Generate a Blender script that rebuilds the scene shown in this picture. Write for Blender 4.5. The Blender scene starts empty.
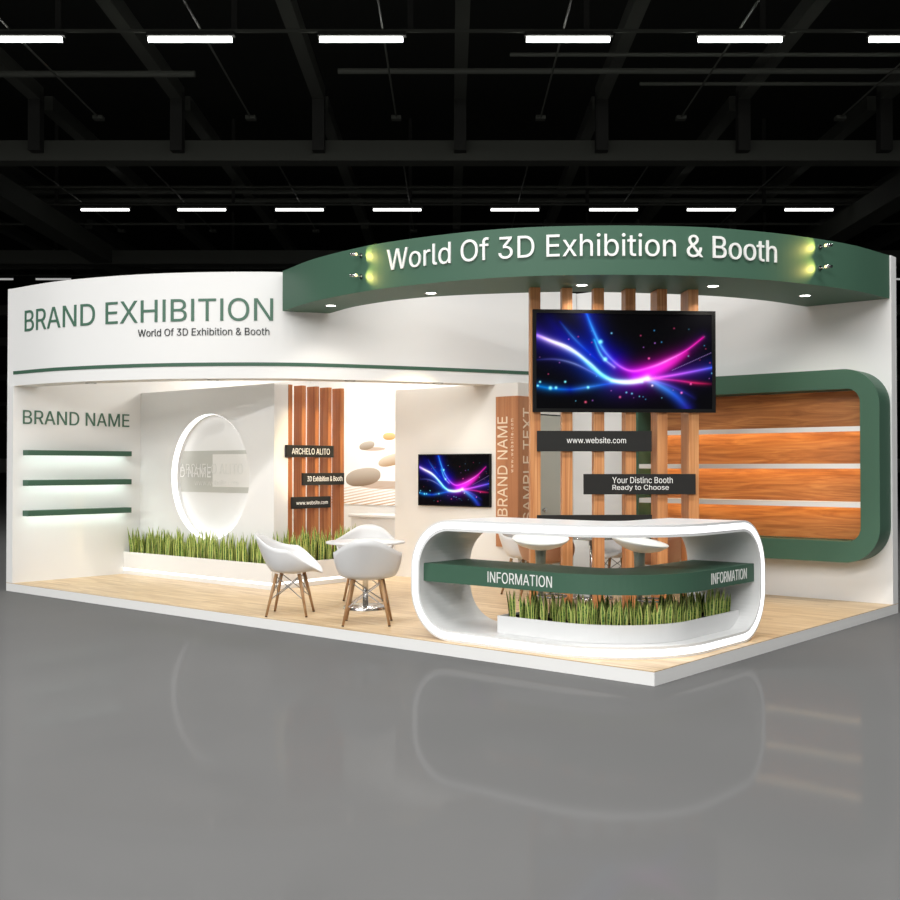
import bpy, bmesh, math, random
import numpy as np
from mathutils import Vector, Matrix
from mathutils.geometry import delaunay_2d_cdt
random.seed(7)
COL = bpy.context.scene.collection
W, D, P, TL, TR, H = 8.7586, 4.8563, 0.0985, 0.1402, 0.1468, 3.6
HB = 2.437                     # underside of the curved header, top of inner partitions
YB = D - TR                    # inner face of the back wall

# ------------------------------------------------------------------ materials
MAT = {}
def mat(name, col, rough=.5, metal=0., spec=.5, emit=None, es=0., alpha=1., trans=0.):
    if name in MAT: return MAT[name]
    m = bpy.data.materials.new(name); m.use_nodes = True
    b = m.node_tree.nodes['Principled BSDF']
    b.inputs['Base Color'].default_value = (*col, 1)
    b.inputs['Roughness'].default_value = rough
    b.inputs['Metallic'].default_value = metal
    b.inputs['Specular IOR Level'].default_value = spec
    b.inputs['Transmission Weight'].default_value = trans
    if emit:
        b.inputs['Emission Color'].default_value = (*emit, 1); b.inputs['Emission Strength'].default_value = es
    MAT[name] = m
    return m
def nd(m, t, **kw):
    n = m.node_tree.nodes.new(t)
    for k, v in kw.items(): setattr(n, k, v)
    return n
def lk(m, a, b): m.node_tree.links.new(a, b)
def ramp(m, stops):
    r = nd(m, 'ShaderNodeValToRGB'); e = r.color_ramp.elements
    while len(e) < len(stops): e.new(.5)
    for el, (p, c) in zip(e, stops): el.position = p; el.color = (*c, 1)
    return r
def wood(name, stops, scale, rough=.45, dist=1.5, bump=.02):
    m = mat(name, (.4, .2, .1), rough)
    b = m.node_tree.nodes['Principled BSDF']
    tc = nd(m, 'ShaderNodeTexCoord'); mp = nd(m, 'ShaderNodeMapping'); mp.inputs['Scale'].default_value = scale
    n = nd(m, 'ShaderNodeTexNoise'); n.inputs['Scale'].default_value = 1; n.inputs['Detail'].default_value = 6
    n.inputs['Distortion'].default_value = dist
    r = ramp(m, stops)
    lk(m, tc.outputs['Object'], mp.inputs['Vector']); lk(m, mp.outputs[0], n.inputs['Vector'])
    lk(m, n.outputs['Fac'], r.inputs[0]); lk(m, r.outputs[0], b.inputs['Base Color'])
    bp = nd(m, 'ShaderNodeBump'); bp.inputs['Strength'].default_value = bump * 5; bp.inputs['Distance'].default_value = .002
    lk(m, n.outputs['Fac'], bp.inputs['Height']); lk(m, bp.outputs[0], b.inputs['Normal'])
    return m
WHITE = mat('white_paint', (.80, .80, .79), .55, spec=.25)
WARMW = mat('warm_white_paint', (.76, .735, .69), .6, spec=.2)
DESKW = mat('white_lacquer', (.74, .745, .745), .3, spec=.3)
GREEN = mat('green_paint', (.052, .122, .080), .5, spec=.3)
GREYD = mat('grey_green_door', (.47, .47, .41), .5)
BLACK = mat('black_plastic', (.008, .008, .008), .45, spec=.12)
CHARC = mat('charcoal_board', (.026, .026, .025), .6, spec=.1)
DARKT = mat('dark_print', (.03, .035, .035), .6)
LETW = mat('white_letter', (.85, .85, .83), .5)
LETG = mat('green_letter', (.06, .15, .10), .5)
LETC = mat('cream_letter', (.80, .66, .50), .5)
CHROME = mat('chrome', (.6, .6, .6), .2, metal=1)
STEEL = mat('steel_wire', (.28, .28, .28), .4, metal=.9)
PLAST = mat('white_plastic', (.68, .68, .68), .32, spec=.4)
BROWNP = mat('brown_plastic', (.42, .22, .13), .4)
STOOLW = mat('grey_white_stool', (.80, .82, .80), .3)
STOOLG = mat('grey_green_metal', (.22, .27, .25), .35, metal=.3)
SOIL = mat('dark_soil', (.015, .013, .008), .95, spec=.1)
GLOW = mat('cool_led', (1, 1, 1), .5, emit=(1, 1, 1), es=1.6)
GLOWD = mat('desk_led', (1, 1, 1), .5, emit=(1, 1, 1), es=1.3)
GLOWS = mat('lamp_lens', (1, 1, 1), .5, emit=(1, .98, .93), es=6)
GLOWL = mat('dim_lamp_lens', (.7, .7, .65), .5, emit=(1, .98, .93), es=.5)
WARMG = mat('warm_led', (1, .9, .7), .5, emit=(1, .72, .40), es=14)
SHELFL = mat('shelf_led', (1, 1, 1), .5, emit=(.85, 1, .94), es=15)
YELG = mat('yellow_lens', (1, .9, .4), .5, emit=(1, .85, .4), es=1.2)
TUBE = mat('tube_glow', (1, 1, 1), .5, emit=(1, 1, .97), es=14)
TUBE2 = mat('far_tube_glow', (1, 1, 1), .5, emit=(1, 1, .97), es=3.5)
TUBE3 = mat('farthest_tube_glow', (.8, .8, .8), .5, emit=(1, 1, .97), es=.35)
STEELB = mat('painted_steel_beam', (.075, .078, .066), .7, spec=.2)
STEELD = mat('dark_steel', (.03, .03, .027), .7, spec=.2)
DECK = mat('black_roof_deck', (.03, .031, .028), .9, spec=.05)
GLASS = mat('glass_top', (.85, .9, .88), .05, trans=.9)
SLATV = wood('slat_wood', [(.3, (.32, .10, .027)), (.5, (.45, .155, .046)), (.72, (.55, .225, .075))], (22, 22, .55))
POSTW = wood('post_wood', [(.3, (.42, .155, .05)), (.5, (.57, .245, .09)), (.72, (.68, .35, .145))], (26, 26, .6))
PANELW = wood('panel_wood', [(.3, (.34, .11, .028)), (.5, (.52, .19, .05)), (.72, (.68, .30, .09))], (1.1, 5, 13), dist=2.2)
SIGNW = wood('sign_wood', [(.3, (.34, .13, .052)), (.5, (.42, .175, .075)), (.72, (.50, .23, .105))], (13, 13, .25))
LEGW = wood('leg_wood', [(.3, (.26, .13, .055)), (.5, (.36, .20, .09)), (.72, (.45, .27, .13))], (30, 30, 4))

def floor_mat():
    m = mat('oak_laminate', (.6, .45, .28), .38, spec=.3)
    b = m.node_tree.nodes['Principled BSDF']
    tc = nd(m, 'ShaderNodeTexCoord')
    br = nd(m, 'ShaderNodeTexBrick'); br.inputs['Scale'].default_value = 1
    br.inputs['Brick Width'].default_value = 1.25; br.inputs['Row Height'].default_value = .16
    br.inputs['Mortar Size'].default_value = .0015; br.offset = .37
    br.inputs['Color1'].default_value = (.2, .2, .2, 1); br.inputs['Color2'].default_value = (.8, .8, .8, 1)
    br.inputs['Mortar'].default_value = (0, 0, 0, 1)
    mp = nd(m, 'ShaderNodeMapping'); mp.inputs['Scale'].default_value = (.9, 11, 1)
    add = nd(m, 'ShaderNodeVectorMath', operation='ADD')
    n = nd(m, 'ShaderNodeTexNoise'); n.inputs['Scale'].default_value = 1.3; n.inputs['Detail'].default_value = 6; n.inputs['Distortion'].default_value = 1.2
    lk(m, tc.outputs['Object'], br.inputs['Vector']); lk(m, tc.outputs['Object'], mp.inputs['Vector'])
    sc = nd(m, 'ShaderNodeVectorMath', operation='SCALE'); sc.inputs['Scale'].default_value = 9
    lk(m, br.outputs['Color'], sc.inputs[0]); lk(m, mp.outputs[0], add.inputs[0]); lk(m, sc.outputs[0], add.inputs[1])
    lk(m, add.outputs[0], n.inputs['Vector'])
    r = ramp(m, [(.28, (.44, .29, .155)), (.5, (.62, .45, .265)), (.74, (.76, .60, .40))])
    lk(m, n.outputs['Fac'], r.inputs[0])
    mx = nd(m, 'ShaderNodeMixRGB', blend_type='MULTIPLY'); mx.inputs[0].default_value = .25
    r2 = ramp(m, [(0, (.55, .5, .42)), (.2, (.86, .84, .8)), (.8, (1, 1, 1))])
    lk(m, br.outputs['Color'], r2.inputs[0]); lk(m, r.outputs[0], mx.inputs[1]); lk(m, r2.outputs[0], mx.inputs[2])
    lk(m, mx.outputs[0], b.inputs['Base Color'])
    return m
OAK = floor_mat()
def hall_floor_mat():
    m = mat('polished_concrete', (.14, .14, .14), .6, spec=0)
    b = m.node_tree.nodes['Principled BSDF']; out = m.node_tree.nodes['Material Output']
    n = nd(m, 'ShaderNodeTexNoise'); n.inputs['Scale'].default_value = .35; n.inputs['Detail'].default_value = 3
    tc = nd(m, 'ShaderNodeTexCoord'); lk(m, tc.outputs['Object'], n.inputs['Vector'])
    r = ramp(m, [(.3, (.138, .138, .138)), (.7, (.150, .150, .150))]); lk(m, n.outputs['Fac'], r.inputs[0]); lk(m, r.outputs[0], b.inputs['Base Color'])
    g = nd(m, 'ShaderNodeBsdfGlossy'); g.inputs['Roughness'].default_value = .06; g.inputs['Color'].default_value = (1, 1, 1, 1)
    mx = nd(m, 'ShaderNodeMixShader'); mx.inputs[0].default_value = .022
    lk(m, b.outputs[0], mx.inputs[1]); lk(m, g.outputs[0], mx.inputs[2]); lk(m, mx.outputs[0], out.inputs['Surface'])
    return m
HFLOOR = hall_floor_mat()
def leaf_mat(nm, edge, core, dark):
    m = mat(nm, core, .45, spec=.3)
    b = m.node_tree.nodes['Principled BSDF']
    uv = nd(m, 'ShaderNodeUVMap'); sp = nd(m, 'ShaderNodeSeparateXYZ'); lk(m, uv.outputs[0], sp.inputs[0])
    s1 = nd(m, 'ShaderNodeMath', operation='SUBTRACT'); s1.inputs[1].default_value = .5
    ab = nd(m, 'ShaderNodeMath', operation='ABSOLUTE'); gt = nd(m, 'ShaderNodeMath', operation='GREATER_THAN'); gt.inputs[1].default_value = .28
    lk(m, sp.outputs[0], s1.inputs[0]); lk(m, s1.outputs[0], ab.inputs[0]); lk(m, ab.outputs[0], gt.inputs[0])
    mp = nd(m, 'ShaderNodeMapping'); mp.inputs['Scale'].default_value = (1.5, 16, 1)
    n = nd(m, 'ShaderNodeTexNoise'); n.inputs['Scale'].default_value = 1; lk(m, uv.outputs[0], mp.inputs[0]); lk(m, mp.outputs[0], n.inputs['Vector'])
    r = ramp(m, [(.42, dark), (.58, core)]); lk(m, n.outputs['Fac'], r.inputs[0])
    mx = nd(m, 'ShaderNodeMixRGB'); lk(m, gt.outputs[0], mx.inputs[0]); lk(m, r.outputs[0], mx.inputs[1]); mx.inputs[2].default_value = (*edge, 1)
    lk(m, mx.outputs[0], b.inputs['Base Color'])
    return m
LEAF = leaf_mat('snake_leaf', (.62, .66, .20), (.20, .33, .06), (.045, .10, .022))

# ------------------------------------------------------------------ mesh helpers
def mesh_obj(name, bm, m, parent=None, smooth=False):
    me = bpy.data.meshes.new(name); bmesh.ops.recalc_face_normals(bm, faces=bm.faces[:]); bm.to_mesh(me); bm.free()
    if smooth:
        for p in me.polygons: p.use_smooth = True
    me.materials.append(m)
    o = bpy.data.objects.new(name, me); COL.objects.link(o)
    if parent is not None: o.parent = parent
    return o
def empty(name, label, cat, loc=(0, 0, 0), rz=0, group=None):
    o = bpy.data.objects.new(name, None); COL.objects.link(o); o.empty_display_size = .1
    o.location = loc; o.rotation_euler = (0, 0, rz); tag(o, label, cat, group)
    return o
def tag(o, label=None, cat=None, group=None, kind=None):
    if label: o['label'] = label
    if cat: o['category'] = cat
    if group: o['group'] = group
    if kind: o['kind'] = kind
    return o
def box(bm, x0, x1, y0, y1, z0, z1):
    v = [bm.verts.new((x, y, z)) for x in (x0, x1) for y in (y0, y1) for z in (z0, z1)]
    for f in ((0, 1, 3, 2), (4, 6, 7, 5), (0, 4, 5, 1), (2, 3, 7, 6), (0, 2, 6, 4), (1, 5, 7, 3)):
        bm.faces.new([v[i] for i in f])
def boxes(*bs):
    bm = bmesh.new()
    for b in bs: box(bm, *b)
    return bm
def bevel(o, w=.004, seg=2):
    md = o.modifiers.new('bevel', 'BEVEL'); md.width = w; md.segments = seg; md.limit_method = 'ANGLE'
    return o
def prism(bm, pts, z0, z1):
    a = [bm.verts.new((x, y, z0)) for x, y in pts]; b = [bm.verts.new((x, y, z1)) for x, y in pts]
    bm.faces.new(a[::-1]); bm.faces.new(b); n = len(pts)
    for i in range(n): bm.faces.new((a[i], a[(i + 1) % n], b[(i + 1) % n], b[i]))
def tube(bm, p0, p1, r0, r1=None, n=12, cap=True):
    r1 = r0 if r1 is None else r1
    p0, p1 = Vector(p0), Vector(p1); d = (p1 - p0).normalized()
    u = d.orthogonal().normalized(); w = d.cross(u)
    A, B = [], []
    for k in range(n):
        a = 2 * math.pi * k / n; e = u * math.cos(a) + w * math.sin(a)
        A.append(bm.verts.new(p0 + e * r0)); B.append(bm.verts.new(p1 + e * r1))
    for k in range(n): bm.faces.new((A[k], A[(k + 1) % n], B[(k + 1) % n], B[k]))
    if cap: bm.faces.new(A[::-1]); bm.faces.new(B)
def lathe(bm, prof, n=40, cx=0, cy=0):
    rings = []
    for r, z in prof:
        rings.append([bm.verts.new((cx + max(r, 1e-4) * math.cos(2 * math.pi * k / n), cy + max(r, 1e-4) * math.sin(2 * math.pi * k / n), z)) for k in range(n)])
    for a, b in zip(rings, rings[1:]):
        for k in range(n): bm.faces.new((a[k], a[(k + 1) % n], b[(k + 1) % n], b[k]))
def catmull(Pp, n=24):
    Pp = [np.array(p, float) for p in Pp]; Q = [2 * Pp[0] - Pp[1]] + Pp + [2 * Pp[-1] - Pp[-2]]; o = []
    for i in range(1, len(Q) - 2):
        for k in range(n):
            t = k / n; a, b, c, d = Q[i - 1:i + 3]
            o.append(.5 * ((2 * b) + (c - a) * t + (2 * a - 5 * b + 4 * c - d) * t * t + (3 * b - a - 3 * c + d) * t ** 3))
    o.append(Pp[-1]); return np.array(o)
class Path:
    def __init__(s, Pp, n=24):
        s.p = catmull(Pp, n) if n else np.array(Pp, float)
        s.l = np.r_[0, np.cumsum(np.hypot(*np.diff(s.p, axis=0).T))]; s.L = s.l[-1]
    def at(s, t, off=0.):     # off > 0 goes away from the viewer's side
        t = min(max(t, 0), s.L)
        q = [np.interp(t, s.l, s.p[:, k]) for k in (0, 1)]
        a = [np.interp(t - .02, s.l, s.p[:, k]) for k in (0, 1)]; b = [np.interp(t + .02, s.l, s.p[:, k]) for k in (0, 1)]
        dx, dy = b[0] - a[0], b[1] - a[1]; l = math.hypot(dx, dy); dx /= l; dy /= l
        return (q[0] - dy * off, q[1] + dx * off)
    def band(s, bm, s0, s1, o0, o1, z0, z1, n=60):
        pts = [s.at(s0 + (s1 - s0) * i / n, o0) for i in range(n + 1)] + [s.at(s1 + (s0 - s1) * i / n, o1) for i in range(n + 1)]
        a = [bm.verts.new((x, y, z0)) for x, y in pts]; b = [bm.verts.new((x, y, z1)) for x, y in pts]; N = 2 * n + 2
        for i in range(N): bm.faces.new((a[i], a[(i + 1) % N], b[(i + 1) % N], b[i]))
        for i in range(n):
            bm.faces.new((a[i], a[N - 1 - i], a[N - 2 - i], a[i + 1])); bm.faces.new((b[i], b[i + 1], b[N - 2 - i], b[N - 1 - i]))
HEAD = Path([(0, 0), (1.05, .10), (2.1, .45), (2.9, .94), (3.5, 1.5), (3.93, 2.2), (4.35, 3.02), (4.75, 3.95), (5.0, 4.71)])
CAN = Path([(3.43, 1.33), (4.2, 1.08), (5.0, .965), (5.5, .98), (6.04, 1.065), (6.5, 1.2), (6.93, 1.42), (7.42, 1.79), (7.91, 2.29), (8.24, 2.82), (8.45, 3.3), (8.65, 3.95), (8.745, 4.70)])
DX, DY, DR = 8.68, .07, .85
DESK = Path([(6.478, DY), (7.1, DY)] + [(DX - DR + DR * math.sin(a), DY + DR - DR * math.cos(a)) for a in np.linspace(0, math.pi / 2, 25)] + [(DX, 1.4), (DX, 1.91)], 0)

FONT = None
try:
    import os
    FONT = bpy.data.fonts.load(os.path.join(bpy.utils.system_resource('DATAFILES'), 'fonts', 'Inter.woff2'))
except Exception:
    pass
def text_mesh(name, s, w, h, fn, m, parent=None, bold=0., depth=.008, lines=None):
    """flat lettering fitted to w x h, then carried onto a surface by fn(u, v, d)"""
    cu = bpy.data.curves.new('t', 'FONT'); cu.body = s; cu.size = 1; cu.offset = bold; cu.resolution_u = 4
    cu.space_line = .95
    if FONT: cu.font = FONT; cu.body = s.replace('I', '\u0399')      # plain bar for the capital I
    if bold: cu.offset = bold
    o = bpy.data.objects.new('t', cu); COL.objects.link(o); bpy.context.view_layer.update()
    dg_ = bpy.context.evaluated_depsgraph_get()
    flat = o.evaluated_get(dg_).to_curve(dg_, apply_modifiers=False)
    V2, E2 = [], []
    for sp_ in flat.splines:       # sampled outlines; overlaps are resolved by winding number
        bp_ = sp_.bezier_points; n_ = len(bp_); P_ = []
        for i in range(n_):
            A_, B_ = bp_[i], bp_[(i + 1) % n_]
            st = (A_.co - B_.co).length
            straight = abs((A_.handle_right - A_.co).cross(B_.co - A_.co).z) < 1e-5 and abs((B_.handle_left - A_.co).cross(B_.co - A_.co).z) < 1e-5
            for k in range(1 if straight else 5):
                u = k / 5; P_.append(((1 - u) ** 3 * A_.co + 3 * u * (1 - u) ** 2 * A_.handle_right + 3 * u * u * (1 - u) * B_.handle_left + u ** 3 * B_.co).to_2d())
        base = len(V2); V2 += P_; E2 += [(base + i, base + (i + 1) % len(P_)) for i in range(len(P_))]
    p0 = np.array([V2[a][:] for a, _ in E2]); p1 = np.array([V2[b][:] for _, b in E2])
    dv, de, df = delaunay_2d_cdt(V2, E2, [], 0, 1e-5)[:3]
    me = bpy.data.meshes.new('t'); keep = []
    for f_ in df:
        cx_, cy_ = np.mean([dv[i][:] for i in f_], 0)
        up = (p0[:, 1] <= cy_) & (p1[:, 1] > cy_); dn = (p0[:, 1] > cy_) & (p1[:, 1] <= cy_)
        isl = (p1[:, 0] - p0[:, 0]) * (cy_ - p0[:, 1]) - (cx_ - p0[:, 0]) * (p1[:, 1] - p0[:, 1])
        if int((up & (isl > 0)).sum()) - int((dn & (isl < 0)).sum()) != 0: keep.append(f_)
    nV = len(dv); vs = [(v[0], v[1], 1.) for v in dv] + [(v[0], v[1], -1.) for v in dv]
    fs = [tuple(f_) for f_ in keep]; cnt = {}
    for f_ in keep:
        for i in range(3):
            k_ = (f_[i], f_[(i + 1) % 3]); cnt[k_] = 1
    for (i, j) in cnt:
        if (j, i) not in cnt: fs.append((j, i, nV + i, nV + j))
    me.from_pydata(vs, [], fs)
    o.to_curve_clear(); bpy.data.objects.remove(o); bpy.data.curves.remove(cu)
    bmx = bmesh.new(); bmx.from_mesh(me); bmesh.ops.delete(bmx, geom=[v for v in bmx.verts if not v.link_faces], context='VERTS'); bmx.to_mesh(me); bmx.free()
    co = np.array([v.co[:] for v in me.vertices]); lo, hi = co.min(0), co.max(0)
    for v in me.vertices:
        a = (v.co.x - lo[0]) / (hi[0] - lo[0]) * w; b = (v.co.y - lo[1]) / (hi[1] - lo[1]) * h
        d = depth if v.co.z > 0 else 0.
        v.co = Vector(fn(a, b, d))
    me.name = name; me.materials.append(m)
    q = bpy.data.objects.new(name, me); COL.objects.link(q)
    if parent is not None: q.parent = parent
    return q
def copy_tree(o, parent=None):
    c = o.copy(); COL.objects.link(c)
    if parent is not None: c.parent = parent
    for ch in list(o.children): copy_tree(ch, c)
    return c
ORD = ['first', 'second', 'third', 'fourth', 'fifth', 'sixth', 'seventh', 'eighth', 'ninth']

# ------------------------------------------------------------------ booth shell
plat = empty('booth_platform', 'low white raised booth platform topped with light oak laminate boards', 'platform')
mesh_obj('white_plinth', boxes((0, W, 0, D, 0, P - .006)), WHITE, plat)
mesh_obj('oak_boards', boxes((.0, W, .0, D, P - .006, P)), OAK, plat)

wl = mesh_obj('wall_left', boxes((0, TL, 0, .31, P, HB), (0, TL, .31, D, P, H)), WHITE); tag(wl, kind='structure')
wb = mesh_obj('wall_back', boxes((TL, W, YB, D, P, H)), WHITE); tag(wb, kind='structure')
t = text_mesh('wall_lettering', 'BRAND NAME', 1.455, .165, lambda a, b, d: (TL + d, .122 + a, 1.99 + b), LETG)
tag(t, 'green BRAND NAME lettering on the white left wall above the shelves', 'lettering')

hd = empty('header_fascia', 'tall white curved header with BRAND EXHIBITION lettering and a thin green line', 'header')
bm = bmesh.new(); HEAD.band(bm, 0, HEAD.L - .03, 0, .30, HB, H, 110); mesh_obj('curved_panel', bm, WHITE, hd)
bm = bmesh.new(); HEAD.band(bm, .125, HEAD.L - .05, -.006, .004, 2.572, 2.611, 110); mesh_obj('green_stripe', bm, GREEN, hd)
text_mesh('lettering', 'BRAND EXHIBITION', 3.29, .25, lambda a, b, d: (*HEAD.at(.362 + a, -d), 3.063 + b), LETG, hd, bold=.004)
text_mesh('lettering', 'World Of 3D Exhibition & Booth', 1.49, .083, lambda a, b, d: (*HEAD.at(2.122 + a, -d), 2.908 + b), DARKT, hd)
HL = [(1.229, .362), (2.668, .986), (3.73, 2.057), (4.258, 2.947)]
for i, (x, y) in enumerate(HL):
    e = empty('downlight', 'small round downlight under the white header, %s from the left' % ORD[i], 'lamp', (x, y, HB), 0, 'downlights under the white header')
    bm = bmesh.new(); lathe(bm, [(.045, -.001), (.062, -.006), (.064, 0), (.045, .0)], 24); mesh_obj('trim_ring', bm, STEEL, e, True)
    bm = bmesh.new(); lathe(bm, [(0, -.002), (.045, -.002)], 24); mesh_obj('lens', bm, GLOWL, e)

cn = empty('canopy', 'dark green crescent canopy over the counter reading World Of 3D Exhibition & Booth', 'canopy')
inner = catmull([(3.69, 1.78), (4.3, 1.60), (4.96, 1.57), (5.51, 1.70), (6.22, 2.06), (6.70, 2.42), (7.36, 3.23), (7.71, 3.95), (7.886, 4.70)], 12)
outer = [CAN.at(CAN.L * i / 110) for i in range(111)]
bm = bmesh.new(); prism(bm, outer + [tuple(p) for p in inner[::-1]] + [(3.60, 1.64), (3.50, 1.495)], 3.165, H)
bmesh.ops.triangulate(bm, faces=[f for f in bm.faces if len(f.verts) > 4]); mesh_obj('crescent_body', bm, GREEN, cn)
text_mesh('lettering', 'World Of 3D Exhibition & Booth', 3.765, .205, lambda a, b, d: (*CAN.at(1.975 + a, -d), 3.327 + b), LETW, cn, bold=.006, depth=.015)
CL = [(4.129, 1.389), (5.47, 1.454), (6.847, 2.015), (7.748, 2.857), (8.175, 3.965)]
for i, (x, y) in enumerate(CL):
    e = empty('downlight', 'bright round downlight in the green canopy underside, %s from the left' % ORD[i], 'lamp', (x, y, 3.165), 0, 'downlights in the green canopy')
    bm = bmesh.new(); lathe(bm, [(.05, -.001), (.062, -.005), (.064, 0), (.05, 0)], 24); mesh_obj('trim_ring', bm, STEEL, e, True)
    bm = bmesh.new(); lathe(bm, [(0, -.003), (.05, -.003)], 24); mesh_obj('lens', bm, GLOWS, e)

LIGHTS = []
def light(kind, loc, power, col=(1, 1, 1), aim=None, size=.1, sy=None, angle=120, blend=.3):
    ld = bpy.data.lights.new('scene_light', kind); ld.energy = power; ld.color = col
    if kind == 'AREA':
        ld.size = size
        if sy: ld.shape = 'RECTANGLE'; ld.size_y = sy
    else: ld.shadow_soft_size = size
    if kind == 'SPOT': ld.spot_size = math.radians(angle); ld.spot_blend = blend
    o = bpy.data.objects.new('scene_light', ld); COL.objects.link(o); o.location = loc
    if aim is not None: o.rotation_euler = (Vector(aim) - Vector(loc)).to_track_quat('-Z', 'Y').to_euler()
    return o
# small arm spotlights on the canopy face
def arm_lamp(s, z, sgn, lab):
    q = CAN.at(s); q2 = CAN.at(s + sgn * .1)
    tx, ty = q2[0] - q[0], q2[1] - q[1]; l = math.hypot(tx, ty); tx /= l; ty /= l
    qo = CAN.at(s, -1); nx, ny = qo[0] - q[0], qo[1] - q[1]
    e = empty('arm_spotlight', lab, 'lamp', (q[0], q[1], z), 0, 'arm spotlights on the green canopy')
    L = lambda a, b, c: (tx * a + nx * b, ty * a + ny * b, c)
    bm = bmesh.new(); tube(bm, L(.02, 0, 0), L(.02, .012, 0), .022); mesh_obj('wall_plate', bm, CHROME, e)
    bm = bmesh.new(); tube(bm, L(.02, .01, 0), L(-.005, .085, 0), .006); mesh_obj('arm', bm, CHROME, e)
    bm = bmesh.new(); tube(bm, L(-.035, .095, .006), L(.035, .085, .0), .014, .018); mesh_obj('lamp_head', bm, CHROME, e, True)
    bm = bmesh.new(); tube(bm, L(.036, .085, 0), L(.038, .085, 0), .015); mesh_obj('lens', bm, YELG, e)
    p = Vector((q[0], q[1], z)) + Vector(L(.045, .085, 0)); a = Vector((q[0], q[1], z)) + Vector(L(.21, 0, 0))
    light('SPOT', p, 5.5, (1, .74, .20), a, .008, angle=100, blend=.9)
arm_lamp(1.61, 3.515, 1, 'small chrome arm spotlight at the canopy left end, upper of the pair')
arm_lamp(1.61, 3.312, 1, 'small chrome arm spotlight at the canopy left end, lower of the pair')
arm_lamp(6.31, 3.525, -1, 'small chrome arm spotlight at the canopy right end, upper of the pair')
arm_lamp(6.31, 3.328, -1, 'small chrome arm spotlight at the canopy right end, lower of the pair')

# left wall shelves
for k, (z0, z1, w) in enumerate(((1.613, 1.675, 'topmost'), (1.25, 1.318, 'middle'), (.887, .955, 'lowest'))):
    e = empty('wall_shelf', 'green floating shelf on the left wall, %s of the three' % w, 'shelf', (TL, .83, z0), 0, 'green floating shelves on the left wall')
    bevel(mesh_obj('board', boxes((0, .13, -.705, .705, .014, z1 - z0), (.112, .13, -.705, .705, 0, .014), (0, .112, -.705, -.692, 0, .014), (0, .112, .692, .705, 0, .014)), GREEN, e), .003)
    mesh_obj('light_strip', boxes((.07, .09, -.68, .68, .008, .014)), SHELFL, e)

# partition with round niche
px0, px1, py0, py1 = TL, 2.803, 1.75, 1.96
ccx, ccz, cr, cd = 1.59, 1.352, .77, .13
fw = empty('niche_partition', 'white partition wall with a glowing round niche behind the long planter', 'partition', (0, 0, 0))
bm = bmesh.new()
N = 96
def rect_hit(a):      # point of the front rectangle in direction a from the circle centre
    dx, dz = math.cos(a), math.sin(a); t = 1e9
    for lim, c, dd in ((px1, ccx, dx), (px0, ccx, dx), (HB, ccz, dz), (P, ccz, dz)):
        if abs(dd) > 1e-9 and (lim - c) / dd > 1e-6: t = min(t, (lim - c) / dd)
    return ccx + dx * t, ccz + dz * t
angs = sorted([2 * math.pi * k / N for k in range(N)] + [math.atan2(z - ccz, x - ccx) % (2 * math.pi) for x in (px0, px1) for z in (P, HB)])
Rv = [bm.verts.new((*((rect_hit(a))[0:1]), py0, rect_hit(a)[1])) for a in angs]
Cv = [bm.verts.new((ccx + cr * math.cos(a), py0, ccz + cr * math.sin(a))) for a in angs]
Rb = [bm.verts.new((v.co.x, py1, v.co.z)) for v in Rv]
Cb = [bm.verts.new((v.co.x, py0 + cd, v.co.z)) for v in Cv]
n = len(angs)
for i in range(n):
    j = (i + 1) % n
    bm.faces.new((Rv[i], Rv[j], Cv[j], Cv[i])); bm.faces.new((Cv[i], Cv[j], Cb[j], Cb[i])); bm.faces.new((Rv[j], Rv[i], Rb[i], Rb[j]))
bm.faces.new(Rb); bm.faces.new(Cb[::-1])
mesh_obj('wall_body', bm, WHITE, fw)
bm = bmesh.new(); A = []
for r_, y in ((cr - .001, py0 + .006), (cr - .001, py0 + cd - .05), (cr - .006, py0 + cd - .05), (cr - .006, py0 + .006)):
    A.append([bm.verts.new((ccx + r_ * math.cos(2 * math.pi * k / N), y, ccz + r_ * math.sin(2 * math.pi * k / N))) for k in range(N)])
for q in range(4):
    a, b = A[q], A[(q + 1) % 4]
    for k in range(N): bm.faces.new((a[k], a[(k + 1) % N], b[(k + 1) % N], b[k]))
mesh_obj('light_ring', bm, GLOW, fw)
yb = py0 + cd - .002
def chord(bm, z0, z1, xa, xb, y):
    pts = []
    for i in range(17):
        z = z0 + (z1 - z0) * i / 16; hw = math.sqrt(max(0, (cr - .01) ** 2 - (z - ccz) ** 2)); pts.append((min(xb, ccx + hw), z))
    for i in range(17):
        z = z1 + (z0 - z1) * i / 16; hw = math.sqrt(max(0, (cr - .01) ** 2 - (z - ccz) ** 2)); pts.append((max(xa, ccx - hw), z))
    a = [bm.verts.new((x, y, z)) for x, z in pts]; b = [bm.verts.new((x, y + .002, z)) for x, z in pts]
    bm.faces.new(a); bm.faces.new(b[::-1])
    for i in range(len(a)): bm.faces.new((a[i], a[(i + 1) % len(a)], b[(i + 1) % len(a)], b[i]))
NG = mat('niche_grey', (.50, .50, .46), .4); NW = mat('niche_pale', (.76, .75, .72), .4); NL = mat('niche_letter', (.72, .72, .69), .5)
bm = bmesh.new(); chord(bm, 1.16, 1.675, 0, 9, yb - .002); mesh_obj('grey_band', bm, NG, fw)
bm = bmesh.new(); chord(bm, 1.23, 1.63, 1.50, 9, yb - .005); mesh_obj('pale_panel', bm, NW, fw)
text_mesh('lettering', 'ARCHELO ALITO', 1.25, .13, lambda a, b, d: (.84 + a, yb - .006 - d, 1.385 + b), NL, fw, depth=.002)
text_mesh('lettering', 'D NAME', .63, .13, lambda a, b, d: (.84 + a, yb - .006 - d, 1.345 + b), LETW, fw, depth=.0015)
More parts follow.
